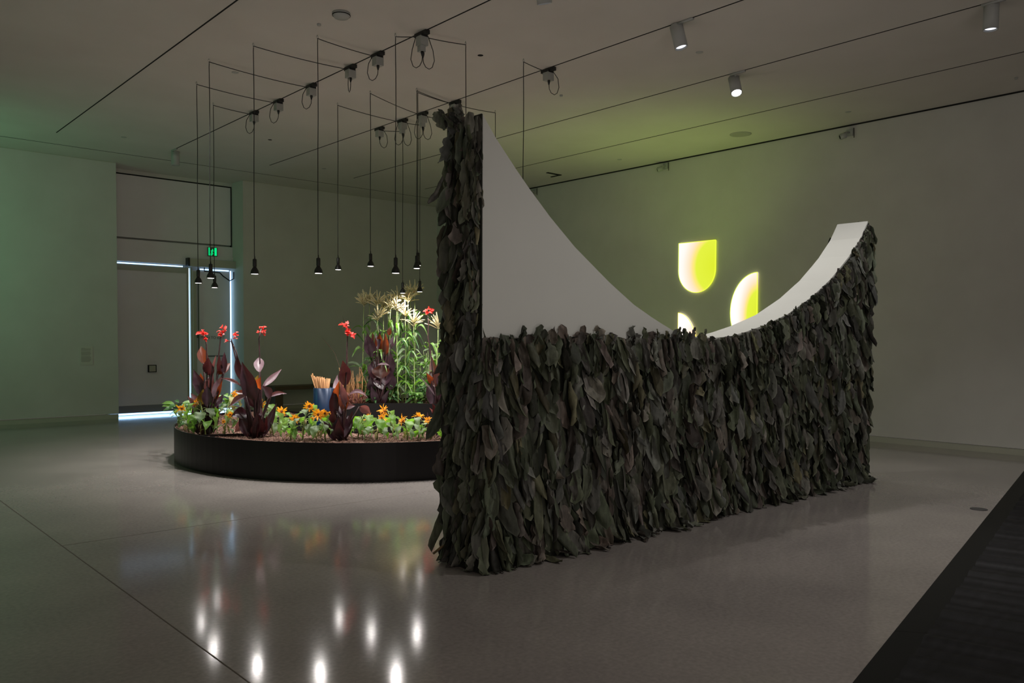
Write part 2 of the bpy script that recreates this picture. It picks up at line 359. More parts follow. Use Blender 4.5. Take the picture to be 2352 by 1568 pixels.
hc = [(9.66, 2.13)]+[(9.66-.44*math.sin(a), 1.40+.73*math.cos(a)) for a in [math.pi*k/28 for k in range(1, 28)]]+[(9.66, .67)]
glow_shape(hc, glow_mat('glow_gradient_low', 8.95, 1.35, .9, 1.0), 'white and orange projected light, built as a glowing slab, peeping over the leaf-covered wall', yrimm)

# ------------------------------------------------------------------ ceiling fittings
def cyl_spot(mount, lensc, aim, label, lens=reflm, rad=.073, ln=.27, fl=None):
    t = thing('track_spotlight', mount, label, 'spotlight', 'white track spotlights')
    aim = V(aim).normalized(); c = V(lensc)
    top = c-aim*ln
    MB().lathe([(rad*.8, ln), (rad, ln-.012), (rad, .0), (rad-.008, 0), (rad-.012, .035), (.01, .036)], c, 28, -aim).build('housing', greym, t)
    b = MB(); b.tube([V(mount), top+V((0, 0, -.01))], .012); b.box((mount[0]-.02, mount[1]-.11, H-.02), (mount[0]+.02, mount[1]+.11, H-.001)); b.build('mount', greym, t)
    MB().lathe([(.005, .0), (rad-.014, .0), (rad-.014, .006), (.005, .006)], c-aim*.02, 28, -aim).build('lens', lens, t)
    if fl:
        lamp('SPOT', 'beam', c+aim*.03, fl[0], fl[1], c+aim*3, spot_size=math.radians(fl[2]), spot_blend=.8, shadow_soft_size=.05)
cyl_spot((5.515, 5.62, H), at(1251, 9, 7.85), (.30, .12, -1), 'white cylinder spotlight cut by the top edge of the photo', fl=(130, (1, .95, .9), 85))
cyl_spot((7.43, 5.50, H), at(1565, 110, 9.05), (.10, -.22, -1), 'white cylinder spotlight tilted, above the middle of the leaf wall', fl=(140, (1, .95, .9), 95))
cyl_spot((9.355, 6.08, H), at(1692, 214, 10.75), (-.30, -.40, -1), 'brightly lit spotlight shining towards the viewer', lens=brightm, fl=(60, (1, .97, .93), 80))
cyl_spot((9.357, 3.07, H), at(2275, 69, 8.5), (0, .02, -1), 'white spotlight hanging at the upper right corner', fl=(150, (1, .95, .92), 100))
cyl_spot((5.515, 15.5, H), at(403, 380, 15.3), (0, .01, -1), 'dim spotlight at the far end of a track near the entrance', lens=greym)
def disc(name, x, y, r, h, label, cat, m=ceilm, n=24, group=None):
    o = MB().lathe([(r*.1, 0), (r, 0), (r, -h*.5), (r*.85, -h), (r*.1, -h)], (x, y, H), n).build(name, m); o['label'] = label; o['category'] = cat
    if group: o['group'] = group
    return o
sd = thing('smoke_detector', (4.56, 7.85, H), 'round white smoke detector near the top edge of the photo', 'smoke detector')
MB().lathe([(.01, 0), (.095, 0), (.095, -.025), (.075, -.05), (.01, -.052)], (4.56, 7.85, H), 32).build('body', greym, sd)
MB().lathe([(.076, -.018), (.097, -.02), (.097, -.028), (.076, -.03)], (4.56, 7.85, H), 32).build('vent_ring', darkm, sd)
disc('ceiling_speaker', 12.19, 7.85, .18, .008, 'round flat ceiling speaker in the lime-lit patch near the right wall', 'speaker', mat('speaker_grey', (.4, .39, .36), .7))
disc('ceiling_hole', 6.49, 7.85, .035, .004, 'small round black hole cover in the ceiling', 'ceiling fitting', darkm)
disc('ceiling_hole', 6.49, 13.62, .035, .004, 'small black ceiling disc beyond the first row of pendant lamps', 'ceiling fitting', darkm)
sc = [(8.38, 5.98, 'right of the tilted spotlight'), (4.54, 15.17, 'near the entrance wall'), (4.53, 10.51, 'between the left pendant cords'), (8.39, 15.15, 'far back between the cords'), (12.21, 5.99, 'near the right wall'), (12.17, 10.51, 'in the green light by the right wall')]
for x, y, s in sc:
    disc('ceiling_sprinkler', x, y, .045, .006, 'small round sprinkler cap in the ceiling '+s, 'sprinkler', greym, group='ceiling sprinkler caps')
for x, y, s in [(4.53, 8.28, 'beside the smoke detector'), (8.38, 8.33, 'right of the single right-hand cord'), (12.26, 3.73, 'at the right edge of the photo')]:
    disc('fire_sprinkler', x, y, .022, .022, 'tiny grey sprinkler head '+s, 'sprinkler', greym, group='ceiling sprinkler heads')
vt = MB().box((12.0, 12.3, H-.012), (12.4, 12.36, H)).box((12.36, 12.3, H-.012), (12.4, 12.6, H)).build('ceiling_vent', darkm, None, False); vt['label'] = 'thin dark L-shaped vent slot in the ceiling by the right wall'; vt['category'] = 'vent'
for (y, z, s) in ((6.32, 4.90, 'above the right end of the leaf wall'), (10.0, 4.93, 'above the glowing U shape'), (13.7, 4.93, 'beyond the tall tip of the white panel')):
    t = thing('wall_spotlight', (XW, y, z), 'small unlit bracket spotlight on the right wall '+s, 'wall light', 'bracket spotlights on the right wall')
    MB().box((XW-.03, y-.05, z), (XW, y+.05, z+.11)).build('wall_plate', greym, t, False)
    mb = MB(); mb.tube([(XW-.02, y, z+.06), (XW-.10, y+.03, z+.05), (XW-.13, y+.06, z)], .013); mb.build('bracket', greym, t)
    MB().lathe([(.02, .1), (.045, .09), (.048, 0), (.03, -.005)], (XW-.15, y+.09, z-.02), 20, (.5, -.8, .3)).build('head', greym, t)
    MB().lathe([(.005, -.006), (.032, -.006), (.032, -.012), (.005, -.012)], (XW-.15, y+.09, z-.02), 20, (.5, -.8, .3)).build('lens', darkm, t)
    MB().tube([(XW-.02, y-.07, z+.12), (XW-.03, y-.08, z+.02), (XW-.03, y-.08, z-.04)], .006).build('cable', blackm, t)
fb = thing('floor_box', (8.55, 2.78, 0), 'round metal floor outlet lid beside the black platform', 'floor outlet')
MB().lathe([(.06, 0), (.075, 0), (.075, .004), (.06, .004)], (8.52, 2.83, 0), 32).build('ring', mat('dark_ring', (.05, .05, .05), .5), fb)
MB().lathe([(.005, .0), (.058, .0), (.058, .003), (.005, .003)], (8.52, 2.83, 0), 32).build('lid', mat('steel_lid', (.25, .25, .27), .4, metal=.5), fb)

# ------------------------------------------------------------------ pendant lamps and their adapters
CH = H-.05
def catenary(a, b, sag, n=10):
    a = V(a); b = V(b); return [a.lerp(b, i/n)-V((0, 0, sag*4*(i/n)*(1-i/n))) for i in range(n+1)]
def pendant(box, top, zb, label, light=True, e=108):
    t = thing('pendant_lamp', (top[0], top[1], zb), label, 'pendant lamp', 'black pendant lamps over the planters')
    x, y = top
    pts = catenary((box[0], box[1], CH-.0), (x, y, CH+.01), .013*math.hypot(box[0]-x, box[1]-y))+[V((x+.002, y, CH-.01)), V((x, y, CH-.05))]
    pts += [V((x+.004*math.sin(k), y+.003*math.cos(k*2), CH-.05-(CH-.05-zb-.19)*k/6)) for k in range(1, 7)]
    MB().tube(pts, .0052, 6).build('cord', blackm, t)
    MB().tube([(x, y, H), (x-.012, y, H-.02), (x, y+.008, H-.045), (x+.01, y, H-.03), (x, y, H-.005)], .003, 5).build('hook', greym, t)
    MB().lathe([(.021, .088), (.0235, .095), (.0235, .172), (.019, .178), (.008, .182), (.005, .215)], (x, y, zb), 24).build('socket', blackm, t)
    MB().lathe([(.0475, .0), (.049, .008), (.048, .026), (.042, .045), (.032, .062), (.022, .078), (.019, .09), (.014, .09), (.028, .058), (.04, .03), (.042, .004), (.0475, 0)], (x, y, zb), 28, cap=False).build('shade', blackm, t)
    MB().lathe([(.002, .001), (.040, .001), (.041, .010), (.002, .012)], (x, y, zb), 24).build('bulb_face', glowm, t)
    if light:
        lamp('SPOT', 'pendant_beam', (x, y, zb-.012), e, (1.0, .95, .90), (x, y, 0), spot_size=math.radians(150), spot_blend=.9, shadow_soft_size=.035)
def adapter(x, y, label, loops=1, side=1):
    t = thing('power_adapter', (x, y, H-.03), label, 'power adapter', 'power adapters on the ceiling tracks')
    MB().box((x-.03, y-.11, H-.045), (x+.03, y+.11, H-.002)).box((x-.045, y-.05, H-.06), (x+.045, y+.05, H-.03)).build('connector', blackm, t, False)
    MB().box((x-.052, y-.048, H-.155), (x+.052, y+.048, H-.055)).build('housing', plastm, t, False)
    if loops > 1: MB().box((x-.04, y-.03, H-.225), (x+.028, y+.035, H-.155)).build('splitter', plastm, t, False)
    zb = H-.155-(.07 if loops > 1 else 0)
    for k in range(loops):
        sx = .02 if k else -.01; s = -side if k % 2 else side
        a = V((x+sx, y-.02+.03*k, zb))
        MB().lathe([(.018, .0), (.017, -.02), (.008, -.055), (.004, -.06)], a, 12).build('plug', blackm, t)
        q = V((s*Rv0.x, s*Rv0.y, 0))*-1
        c = [a-V((0, 0, .05)), a-V((0, 0, .11))+q*.005, a-V((0, 0, .16))+q*.03, a-V((0, 0, .185))+q*.07, a-V((0, 0, .165))+q*.105, a-V((0, 0, .09))+q*.13, a+V((0, 0, .02))+q*.115, V((x, y, H-.05))+q*.07, V((x, y, H-.03))+q*.03]
        MB().tube(c, .0045, 6).build('cable', blackm, t)
XB, XC = 5.515, 7.45
A = {}
for key, (x, y, lab, lp) in {
    'b1': (XB, 12.11, 'farthest power adapter on the left-hand lamp track', 1), 'b2': (XB, 11.29, 'second farthest power adapter on the left-hand lamp track', 1),
    'b3': (XB, 10.30, 'third farthest adapter on the left-hand lamp track', 1), 'b4': (XB, 9.27, 'adapter with a short straight cable on the left-hand track', 1),
    'b5': (XB, 8.63, 'adapter with a wide cable loop, second nearest on the left-hand track', 1), 'b6': (XB, 7.71, 'nearest and highest adapter, with two cable loops, on the left-hand track', 2),
    'c1': (XC, 11.61, 'farthest power adapter on the right-hand lamp track', 1), 'c2': (XC, 10.94, 'second farthest adapter on the right-hand lamp track', 2),
    'c3': (XC, 10.40, 'middle adapter on the right-hand track, just left of the leaf tower', 2), 'c4': (XC, 9.59, 'adapter directly above the top of the leaf tower', 2),
    'c5': (XC, 7.64, 'lone power adapter right of the leaf tower', 1)}.items():
    adapter(x, y, lab, lp, {'c1': -1, 'c5': -1, 'b4': .25}.get(key, 1)); A[key] = (x, y)
PL = [('b2', 4.30, 11.23, 2.36, 'leftmost pendant lamp, in front of the door'), ('b3', 4.07, 10.22, 2.36, 'pendant lamp right of the leftmost one, slightly higher'),
      ('b1', 4.86, 12.06, 2.36, 'lowest of the three pendant lamps in front of the door'), ('b4', 4.24, 9.32, 2.37, 'pendant lamp alone just right of the entrance recess'),
      ('b5', 4.68, 8.59, 2.36, 'large near pendant lamp midway between entrance and corn'), ('c2', 6.22, 10.82, 2.63, 'smaller pendant lamp left of the corn tassels'),
      ('c3', 6.26, 9.99, 2.63, 'pendant lamp highest above the left of the corn'), ('b6', 5.31, 7.94, 2.36, 'large near pendant lamp above the corn tassels'),
      ('c1', 7.79, 11.44, 2.37, 'lowest pendant lamp, touching the corn tassels'), ('c4', 6.67, 9.45, 2.59, 'pendant lamp half hidden behind another by the leaf tower'),
      ('c4', 6.73, 9.51, 2.64, 'front one of two overlapping pendant lamps by the leaf tower'), ('c2', 7.76, 10.91, 2.37, 'low pendant lamp nearest the leaf tower on its left'),
      ('b6', 6.06, 7.60, 2.36, 'pendant lamp whose cord drops behind the top of the leaf tower'), ('c4', 8.19, 9.55, 2.6, 'pendant lamp whose cord drops behind the tip of the white panel'),
      ('c5', 6.96, 7.58, 2.4, 'pendant lamp whose cord drops behind the white panel slope'), ('c3', 8.2, 10.3, 2.6, 'pendant lamp hidden behind the leaf tower')]
for k, x, y, z, lab in PL: pendant(A[k], (x, y), z, lab)

# ------------------------------------------------------------------ the leaf-covered wall
X0, X1, Y0, Y1, ZT = 3.57, 9.28, 4.30, 4.66, 1.63
arcL = [(3.57, 3.128), (3.69, 2.985), (3.882, 2.795), (4.014, 2.672), (4.214, 2.50), (4.477, 2.30), (4.873, 2.052), (5.17, 1.888), (5.406, 1.789), (5.569, 1.727), (5.757, 1.66), (5.9, 1.635)]
arcR = [(6.3, 1.625), (6.55, 1.64), (6.79, 1.681), (7.10, 1.745), (7.55, 1.865), (8.02, 2.052), (8.425, 2.26), (8.70, 2.44), (8.845, 2.54), (9.11, 2.762), (9.28, 2.965)]
arc = arcL+arcR
def ztop(x):
    for (a, za), (b, zb) in zip(arc, arc[1:]):
        if a <= x <= b: return za+(zb-za)*(x-a)/(b-a)
    return arc[0][1] if x < X0 else arc[-1][1]
lw = thing('leaf_wall', (6.4, 4.48, 0), 'long low wall covered in overlapping dark dried leaves, with a curved white cut-out top', 'sculpture')
MB().poly([(X0, Y0, .02), (X1, Y0, .02)]+[(x, Y0, z) for x, z in reversed(arc)], (0, Y1-Y0, 0)).build('white_body', whitem, lw, False, label='smooth white panel with a sweeping curved top edge')
mb = MB()
prof = [(X0, .0), (X1+.01, .0), (X1+.01, 2.93)]+[(x, z-.02) for x, z in reversed(arcR)]+[(5.9, ZT-.02), (X0, ZT-.02)]
mb.poly([(x, Y0-.012, z) for x, z in prof], (0, .010, 0))
mb.box((X0-.012, Y0-.01, 0), (X0-.002, Y1+.01, 3.12)); mb.box((X1+.002, Y0-.01, 0), (X1+.012, Y1+.01, 2.93))
mb.poly([(x, Y1+.002, z) for x, z in [(X0, 0), (X1, 0)]+[(x, z-.03) for x, z in reversed(arc)]], (0, .01, 0))
mb.build('gap_shade_sheet', mat('leaf_gap_shade', (.016, .018, .012), .9), lw, False)  # dark sheet added behind the leaves so the gaps read as deep shade
def tintc():
    r = R()
    if r < .50: c = (.10, .115, .075)
    elif r < .80: c = (.14, .14, .12)
    elif r < .93: c = (.13, .11, .092)
    else: c = (.135, .13, .075)
    k = U(.3, 1.35); return (c[0]*k*U(.93, 1.07), c[1]*k, c[2]*k*U(.93, 1.07))
def dleaf(mb, p, n, dn, L, w, out, phi, tw, bend, c, nu=8, nv=6, yawk=1):
    n_out = V(n); outv = n_out
    n = V(n); dn = V(dn).normalized(); n = Matrix.Rotation(max(-1.35, min(1.35, random.gauss(0, .75)))*yawk, 3, dn)@n; sd = dn.cross(n).normalized()
    vs = []; fs = []; ph = U(0, 6); skew = U(-.25, .25); asym = U(-.2, .2); sg = 1 if R() < .5 else -1; wv = U(.0, .012)
    pk = U(.4, .75); bl = U(.35, 1.1); vf = R() < .45; cr1 = U(.3, .9); cr2 = U(0, 6); ca = U(.0, .016)
    for i in range(nu+1):
        t = i/nu
        c0 = V(p)+dn*L*t + outv*(out*(t**.6)+bend*t*t) + sd*skew*L*t*t
        # profile: ovate with a blunt or torn tip
        pr = (math.sin(math.pi*min(1, .18+t*.82*(.5/pk) if t < pk else .5+.5*(t-pk)/(1-pk)*1.0)) if t < pk else math.cos(math.pi/2*((t-pk)/(1-pk))**1.5))
        pr = max(pr, .0)**bl; h = w/2*pr*(1+U(-.06, .06))+.003
        an = tw*(.3+.7*t); s2 = sd*math.cos(an)+n*math.sin(an); n2 = n*math.cos(an)-sd*math.sin(an)
        for j in range(nv+1):
            q = -1+2*j/nv; a = phi*(q+asym)
            lat = math.sin(a)/phi; of = (1-math.cos(a))/phi
            if vf: lat = q*math.cos(cr1); of = abs(q)*math.sin(cr1)
            vs.append(c0+s2*h*lat+n2*sg*h*of+n*(wv*math.sin(ph+t*9+q*3)+ca*math.sin(cr2+t*17+q*7)*abs(q)))
    k = nv+1
    for i in range(nu):
        for j in range(nv): fs.append((i*k+j, i*k+j+1, (i+1)*k+j+1, (i+1)*k+j))
    vs = [V((v.x, v.y, max(v.z, .004+.01*R()))) for v in vs]
    mb.add(vs, fs)
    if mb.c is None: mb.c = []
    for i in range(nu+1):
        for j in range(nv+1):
            e = abs(-1+2*j/nv); g = (1.55 if e > .99 or i == nu else 1.0)*(1.12 if e < .01 else 1.0); mb.c.append((c[0]*g, c[1]*g, c[2]*g))  # edge rim highlights put into the tint, over the pale dry margins
specs = []
def spec(p, n, dn=None, sc=1, lift=0, ok=1):
    n = V(n); tang = V((0, 0, 1)).cross(n).normalized()
    if dn is None: dn = V((0, 0, -1))+tang*random.gauss(0, .14)
    specs.append([V(p), n, dn, U(.19, .34)*sc, U(.08, .155)*sc, U(.005, .06)*ok, U(.6, 2.4), random.gauss(0, .8), U(-.03, .05)*ok+lift, tintc()])
x = X0+.01
while x < X1:
    z = .19+U(0, .06); zt = ztop(x) if x > 6.0 else ZT
    while z < zt-.0:
        spec((x+U(-.03, .03), Y0-U(0, .03), z), (0, -1, 0), lift=.03 if z < .4 else 0)
        z += U(.11, .17)
    for k in range(2): spec((x+U(-.03, .03), Y0-U(.02, .05), zt-U(-.012, .035)), (0, -1, 0), sc=.9)
    x += .062
# end faces and back
for (xx, nx, zt) in ((X0, -1, 3.12), (X1, 1, 2.93)):
    y = Y0-.03
    while y < Y1+.03:
        z = .2
        while z < zt:
            up_ = z > ZT+.05 and xx == X0
            yy = max(y, Y0+.012) if up_ else y
            spec((xx+nx*U(0, .02), yy+U(-.0, .03), z), (nx, U(0, .2) if up_ else U(-.5, .2), 0), dn=V((0, random.gauss(.05, .1), -1)), sc=1.0, ok=.7)
            if up_ and yy < Y0+.03: specs[-1][4] = U(.045, .07); specs[-1][7] *= .4
            z += U(.06, .10)
        y += .062
    for k in range(16):
        a = V((xx+(-nx)*U(-.04, .0), U(Y0+.10, Y1), zt-U(0.02, .10))); specs.append([a, V((nx, U(-.3, .3), 0)), V((nx*U(-.05, .45), U(-.25, .35), U(.3, 1.0) if xx == X0 else U(-.4, .25))), U(.06, .15), U(.06, .11), .0, U(.4, 1.2), random.gauss(0, .6), U(0, .05), tintc()])
for x_ in (-.035, -.085):   # leaves turned edgewise along the corner of the tower
    z = ZT-.05
    while z < 3.1:
        specs.append([V((X0+x_+U(-.01, .01), Y0+U(.02, .06), z+.05)), V((-.3, -1, 0)), V((U(-.08, .02), .06, -1)), U(.16, .28), U(.05, .085), U(0, .012), U(.5, 1.6), random.gauss(0, .3), 0, tintc()]); z += U(.06, .1)
x = X0
while x < X1:
    z = .2
    while z < ztop(x)-.02:
        spec((x, Y1+U(0, .03), z), (0, 1, 0)); z += .2
    x += .14
for k in range(34):      # fallen edge leaves lying on the floor along the foot
    x = U(X0-.02, X1); specs.append([V((x, Y0-.03, .05)), V((U(-.2, .2), -.3, 1)), V((U(-.5, .5), -1, -.18)), U(.10, .2), U(.06, .11), .0, U(.5, 1.2), random.gauss(0, .25), .01, tintc()])
# leaf tips standing above the flat top
for k in range(60):
    x = U(X0+.2, 6.2); specs.append([V((x, Y0-U(.02, .06), ZT-.06)), V((0, -1, 0)), V((U(-.4, .4), -.1, 1)), U(.07, .15), U(.05, .09), .01, U(.5, 1.3), random.gauss(0, .6), .0, tintc()])
for k in range(70):
    x = U(6.4, X1-.03); specs.append([V((x, Y0-U(.02, .05), ztop(x)-.07)), V((0, -1, 0)), V((-.45+U(-.4, .4), -.1, 1)), U(.05, .11), U(.04, .08), .01, U(.5, 1.3), random.gauss(0, .6), .0, tintc()])
vis = sorted([s for s in specs if s[1].y < -.5 or s[1].x < -.8], key=lambda s: -s[3]*s[4]/((s[0]-CAMP).length**2))
near = vis[:100]; nid = set(id(s) for s in near)
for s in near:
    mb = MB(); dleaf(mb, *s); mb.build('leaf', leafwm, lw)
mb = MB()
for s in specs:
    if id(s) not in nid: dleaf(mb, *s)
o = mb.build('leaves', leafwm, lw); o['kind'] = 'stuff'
MB().tube([at(995, 1271, 5.85)*1.0, at(1030, 1243, 5.85)], [.008, .011]).build('twig', mat('twig_brown', (.16, .11, .05), .7), lw)

# ------------------------------------------------------------------ black platform at the lower right
pf = thing('platform', (6.5, 1.5, 0), 'low black platform with a ribbed dark surface at the lower right corner', 'platform')
a = V((1.2, 1.255, 0)); dv = V((7.76, 1.55, 0)).normalized(); nv_ = V((dv.y, -dv.x, 0))
def Q(s, t, z): return a+dv*s+nv_*t+V((0, 0, z))
mb = MB(); sl = []
for s0, s1 in ((0, 3.42), (3.424, 12.0)):
    mb.add([Q(s0, 0, 0), Q(s1, 0, 0), Q(s1, 0, .006), Q(s0, 0, .006), Q(s0, .17, .03), Q(s1, .17, .03), Q(s0, .17, 0), Q(s1, .17, 0)], [(0, 1, 2, 3), (3, 2, 5, 4), (4, 5, 7, 6), (0, 3, 4, 6), (1, 7, 5, 2), (0, 6, 7, 1)])
mb.build('border', bordm, pf, False)
mb = MB(); n1, n2 = 260, 2; vs = []; fs = []
for i in range(n1+1):
    s = 12*i/n1; hgt = .047+.010*math.sin(i*1.7)+.006*math.sin(i*.61+1)
    for j in range(5):
        t = .172+3.4*j/4; vs.append(Q(s+.12*j*.1, t, hgt+.003*math.sin(i*.9+j*2)))
for i in range(n1):
    for j in range(4): fs.append((i*5+j, (i+1)*5+j, (i+1)*5+j+1, i*5+j+1))
mb.add(vs, fs); mb.box((0, 0, 0), (.01, .01, .01), org=Q(5, 1, .01), rot=Matrix.Identity(3))
mb.build('ribbed_surface', deckm, pf)

# ------------------------------------------------------------------ planters
PC = V((6.526, 10.155, 0)); RO, RI, ZR, ZS = 2.783, 1.57, .443, .405
away = math.atan2(.745, .667)          # direction straight away from the viewer
def ring(mb, a0, a1, ro, ri, z0, z1, n=96, mi=0):
    vs = []; fs = []
    for i in range(n+1):
        a = a0+(a1-a0)*i/n; c, s = math.cos(a), math.sin(a)
        for r, z in ((ri, z0), (ro, z0), (ro, z1), (ri, z1)): vs.append((PC.x+r*c, PC.y+r*s, z))
    for i in range(n):
        for k in range(4): fs.append((i*4+k, i*4+(k+1) % 4, (i+1)*4+(k+1) % 4, (i+1)*4+k))
    fs.append((0, 3, 2, 1)); fs.append((n*4, n*4+1, n*4+2, n*4+3))
    mb.add(vs, fs, mi)
def soil(mb, a0, a1, ri, ro, z, na=150, nr=14):
    vs = []; fs = []
    for i in range(na+1):
        a = a0+(a1-a0)*i/na
        for j in range(nr+1):
            r = ri+(ro-ri)*j/nr; vs.append((PC.x+r*math.cos(a), PC.y+r*math.sin(a), z+U(-.012, .016)))
    k = nr+1
    for i in range(na):
        for j in range(nr): fs.append((i*k+j, i*k+j+1, (i+1)*k+j+1, (i+1)*k+j))
    mb.add(vs, fs)
def chips(mb, a0, a1, ri, ro, z, n):
    for _ in range(n):
        a = U(a0, a1); r = math.sqrt(U(ri*ri, ro*ro)); c = V((PC.x+r*math.cos(a), PC.y+r*math.sin(a), z+U(.008, .02)))
        q = Matrix.Rotation(U(0, 6.28), 3, 'Z')@Matrix.Rotation(U(-.6, .6), 3, 'X'); l = U(.012, .03); wd = U(.004, .01)
        mb.box((-l/2, -wd/2, -.002), (l/2, wd/2, .002), rot=q, org=c)
left_end = away+math.radians(52); right_end = away+math.radians(297.5)    # counter-clockwise: away -> left -> towards the viewer -> right
pl = thing('planter', (PC.x, PC.y, 0), 'low round black steel planter ring standing on the concrete floor', 'planter')
mb = MB(); ring(mb, left_end, right_end, RO, RO-.012, .0, ZR); ring(mb, left_end, right_end, RI+.012, RI, .0, ZR); mb.build('wall', steelm, pl, False)
def capw(mb, a, r0, r1, z):
    d = V((math.cos(a), math.sin(a), 0)); t = V((-d.y, d.x, 0))*.006
    mb.add([PC+d*r0-t, PC+d*r1-t, PC+d*r1+t, PC+d*r0+t]+[PC+d*r0-t+V((0, 0, z)), PC+d*r1-t+V((0, 0, z)), PC+d*r1+t+V((0, 0, z)), PC+d*r0+t+V((0, 0, z))], [(0, 3, 2, 1), (4, 5, 6, 7), (0, 1, 5, 4), (1, 2, 6, 5), (2, 3, 7, 6), (3, 0, 4, 7)])
mb = MB(); capw(mb, left_end, RI, RO, ZR); mb.build('end_wall', steelm, pl, False)
g0 = hit(462, 998, 2, ZR); g1 = hit(600, 994, 2, ZR)
mb = MB(); dd = (g1-g0).normalized(); nn_ = V((-dd.y, dd.x, 0))*.005
mb.add([V((p.x, p.y, zz))+s*nn_ for zz in (.38, ZR) for p, s in ((g0, -1), (g1, -1), (g1, 1), (g0, 1))], [(0, 3, 2, 1), (4, 5, 6, 7), (0, 1, 5, 4), (1, 2, 6, 5), (2, 3, 7, 6), (3, 0, 4, 7)])
mb.build('divider', steelm, pl, False)
mb = MB(); soil(mb, left_end, right_end, RI+.012, RO-.012, ZS, 260); chips(mb, left_end+.05, right_end-.7, RI+.04, RO-.04, ZS, 5200)
o = mb.build('soil', soilm, pl, False); o['kind'] = 'stuff'
ZR2, ZS2 = .554, .52
b0, b1 = away-math.radians(62), away+math.radians(31)
p2 = thing('raised_planter', (PC.x, PC.y, 0), 'higher curved black planter bed at the back holding the corn', 'planter')
mb = MB(); ring(mb, b0, b1, RI+.02, RI, 0, ZR2); ring(mb, b0, b1, RO, RO-.012, 0, ZR2); capw(mb, b1, RI, RO, ZR2); capw(mb, b0, RI, RO, ZR2); mb.build('wall', steelm, p2, False)
mb = MB(); soil(mb, b0, b1, RI+.02, RO-.012, ZS2, 120); chips(mb, b0, b1, RI+.04, RO-.04, ZS2, 2400)
o = mb.build('soil', soilm, p2, False); o['kind'] = 'stuff'

# blue tub with cut reeds
tb = at(745, 895, 13.0); tx_, ty_ = tb.x, tb.y
tubt = thing('blue_tub', (tx_, ty_, 0), 'tall blue cylindrical tub standing between the planters', 'tub')
MB().lathe([(.165, 0), (.17, .01), (.17, .83), (.165, .835), (.16, .83), (.16, .60), (.01, .60)], (tx_, ty_, 0), 40).build('body', bluem, tubt)
rd = thing('cut_reeds', (tx_, ty_, .6), 'bundle of cut orange-brown reeds standing in the blue tub', 'reeds')
for i in range(26):
    u = i/25; x = 708+48*u if False else 0
    bx = 724+34*u+U(-2, 2); tx2 = 722+35*u+U(-2, 2)-(8*(1-u)**2); ty2 = 859+9*min(1, u*2)+U(-3, 3)
    MB().tube([at(742+14*(u-.5)*1.3, 920, 13.0+U(-.07, .07)), at(tx2, ty2, 13.0+U(-.1, .1))], U(.006, .011), 6).build('reed', reedm, rd)

# ------------------------------------------------------------------ plants
def pr_canna(t): return (max(0, math.sin(math.pi*min(1, t**.86)))**.9)*(1-.35*max(0, t-.6)/.4)*(1 if t > .06 else t/.06*.6)
def pr_corn(t): return min(1, .35+t*4)*(1-t)**.55
def pr_heart(t): return max(0, math.sin(math.pi*min(1, (t*.93+.07)**.62)))**.8
def pr_ov(t): return max(0, math.sin(math.pi*t**.85))
def pr_petal(t): return .35+.65*math.sin(math.pi*min(1, t**1.1)) if t < .95 else .15
toc = -V((Fv.x, Fv.y, -.25)).normalized()
def zz(scale, ox, oy): return lambda u, v: (ox+u/scale, oy+v/scale)
Z2 = zz(4.9, 380, 730); Z3 = zz(3.92, 680, 640)
CM = {'p': cannam, 'o': cannaom, 'l': cannalm, 'g': cannagm}
def flower(parent, c, r, m=redm, name='flower', n=7):
    mb = MB()
    for k in range(n):
        d = V((random.gauss(0, 1), random.gauss(0, 1), random.gauss(.1, .9))).normalized(); a0 = V(c)+V((U(-1, 1), U(-1, 1), U(-1, 1)))*r*.35
        mb.leaf(a0, a0+d*r*U(.7, 1.1), r*U(.5, .85), V((R()-.5, R()-.5, R()))+toc*.4, arch=r*U(-.2, .3), fold=U(.1, .6), n=6, prof=pr_ov, ripple=.05)
    return mb.build(name, m, parent)
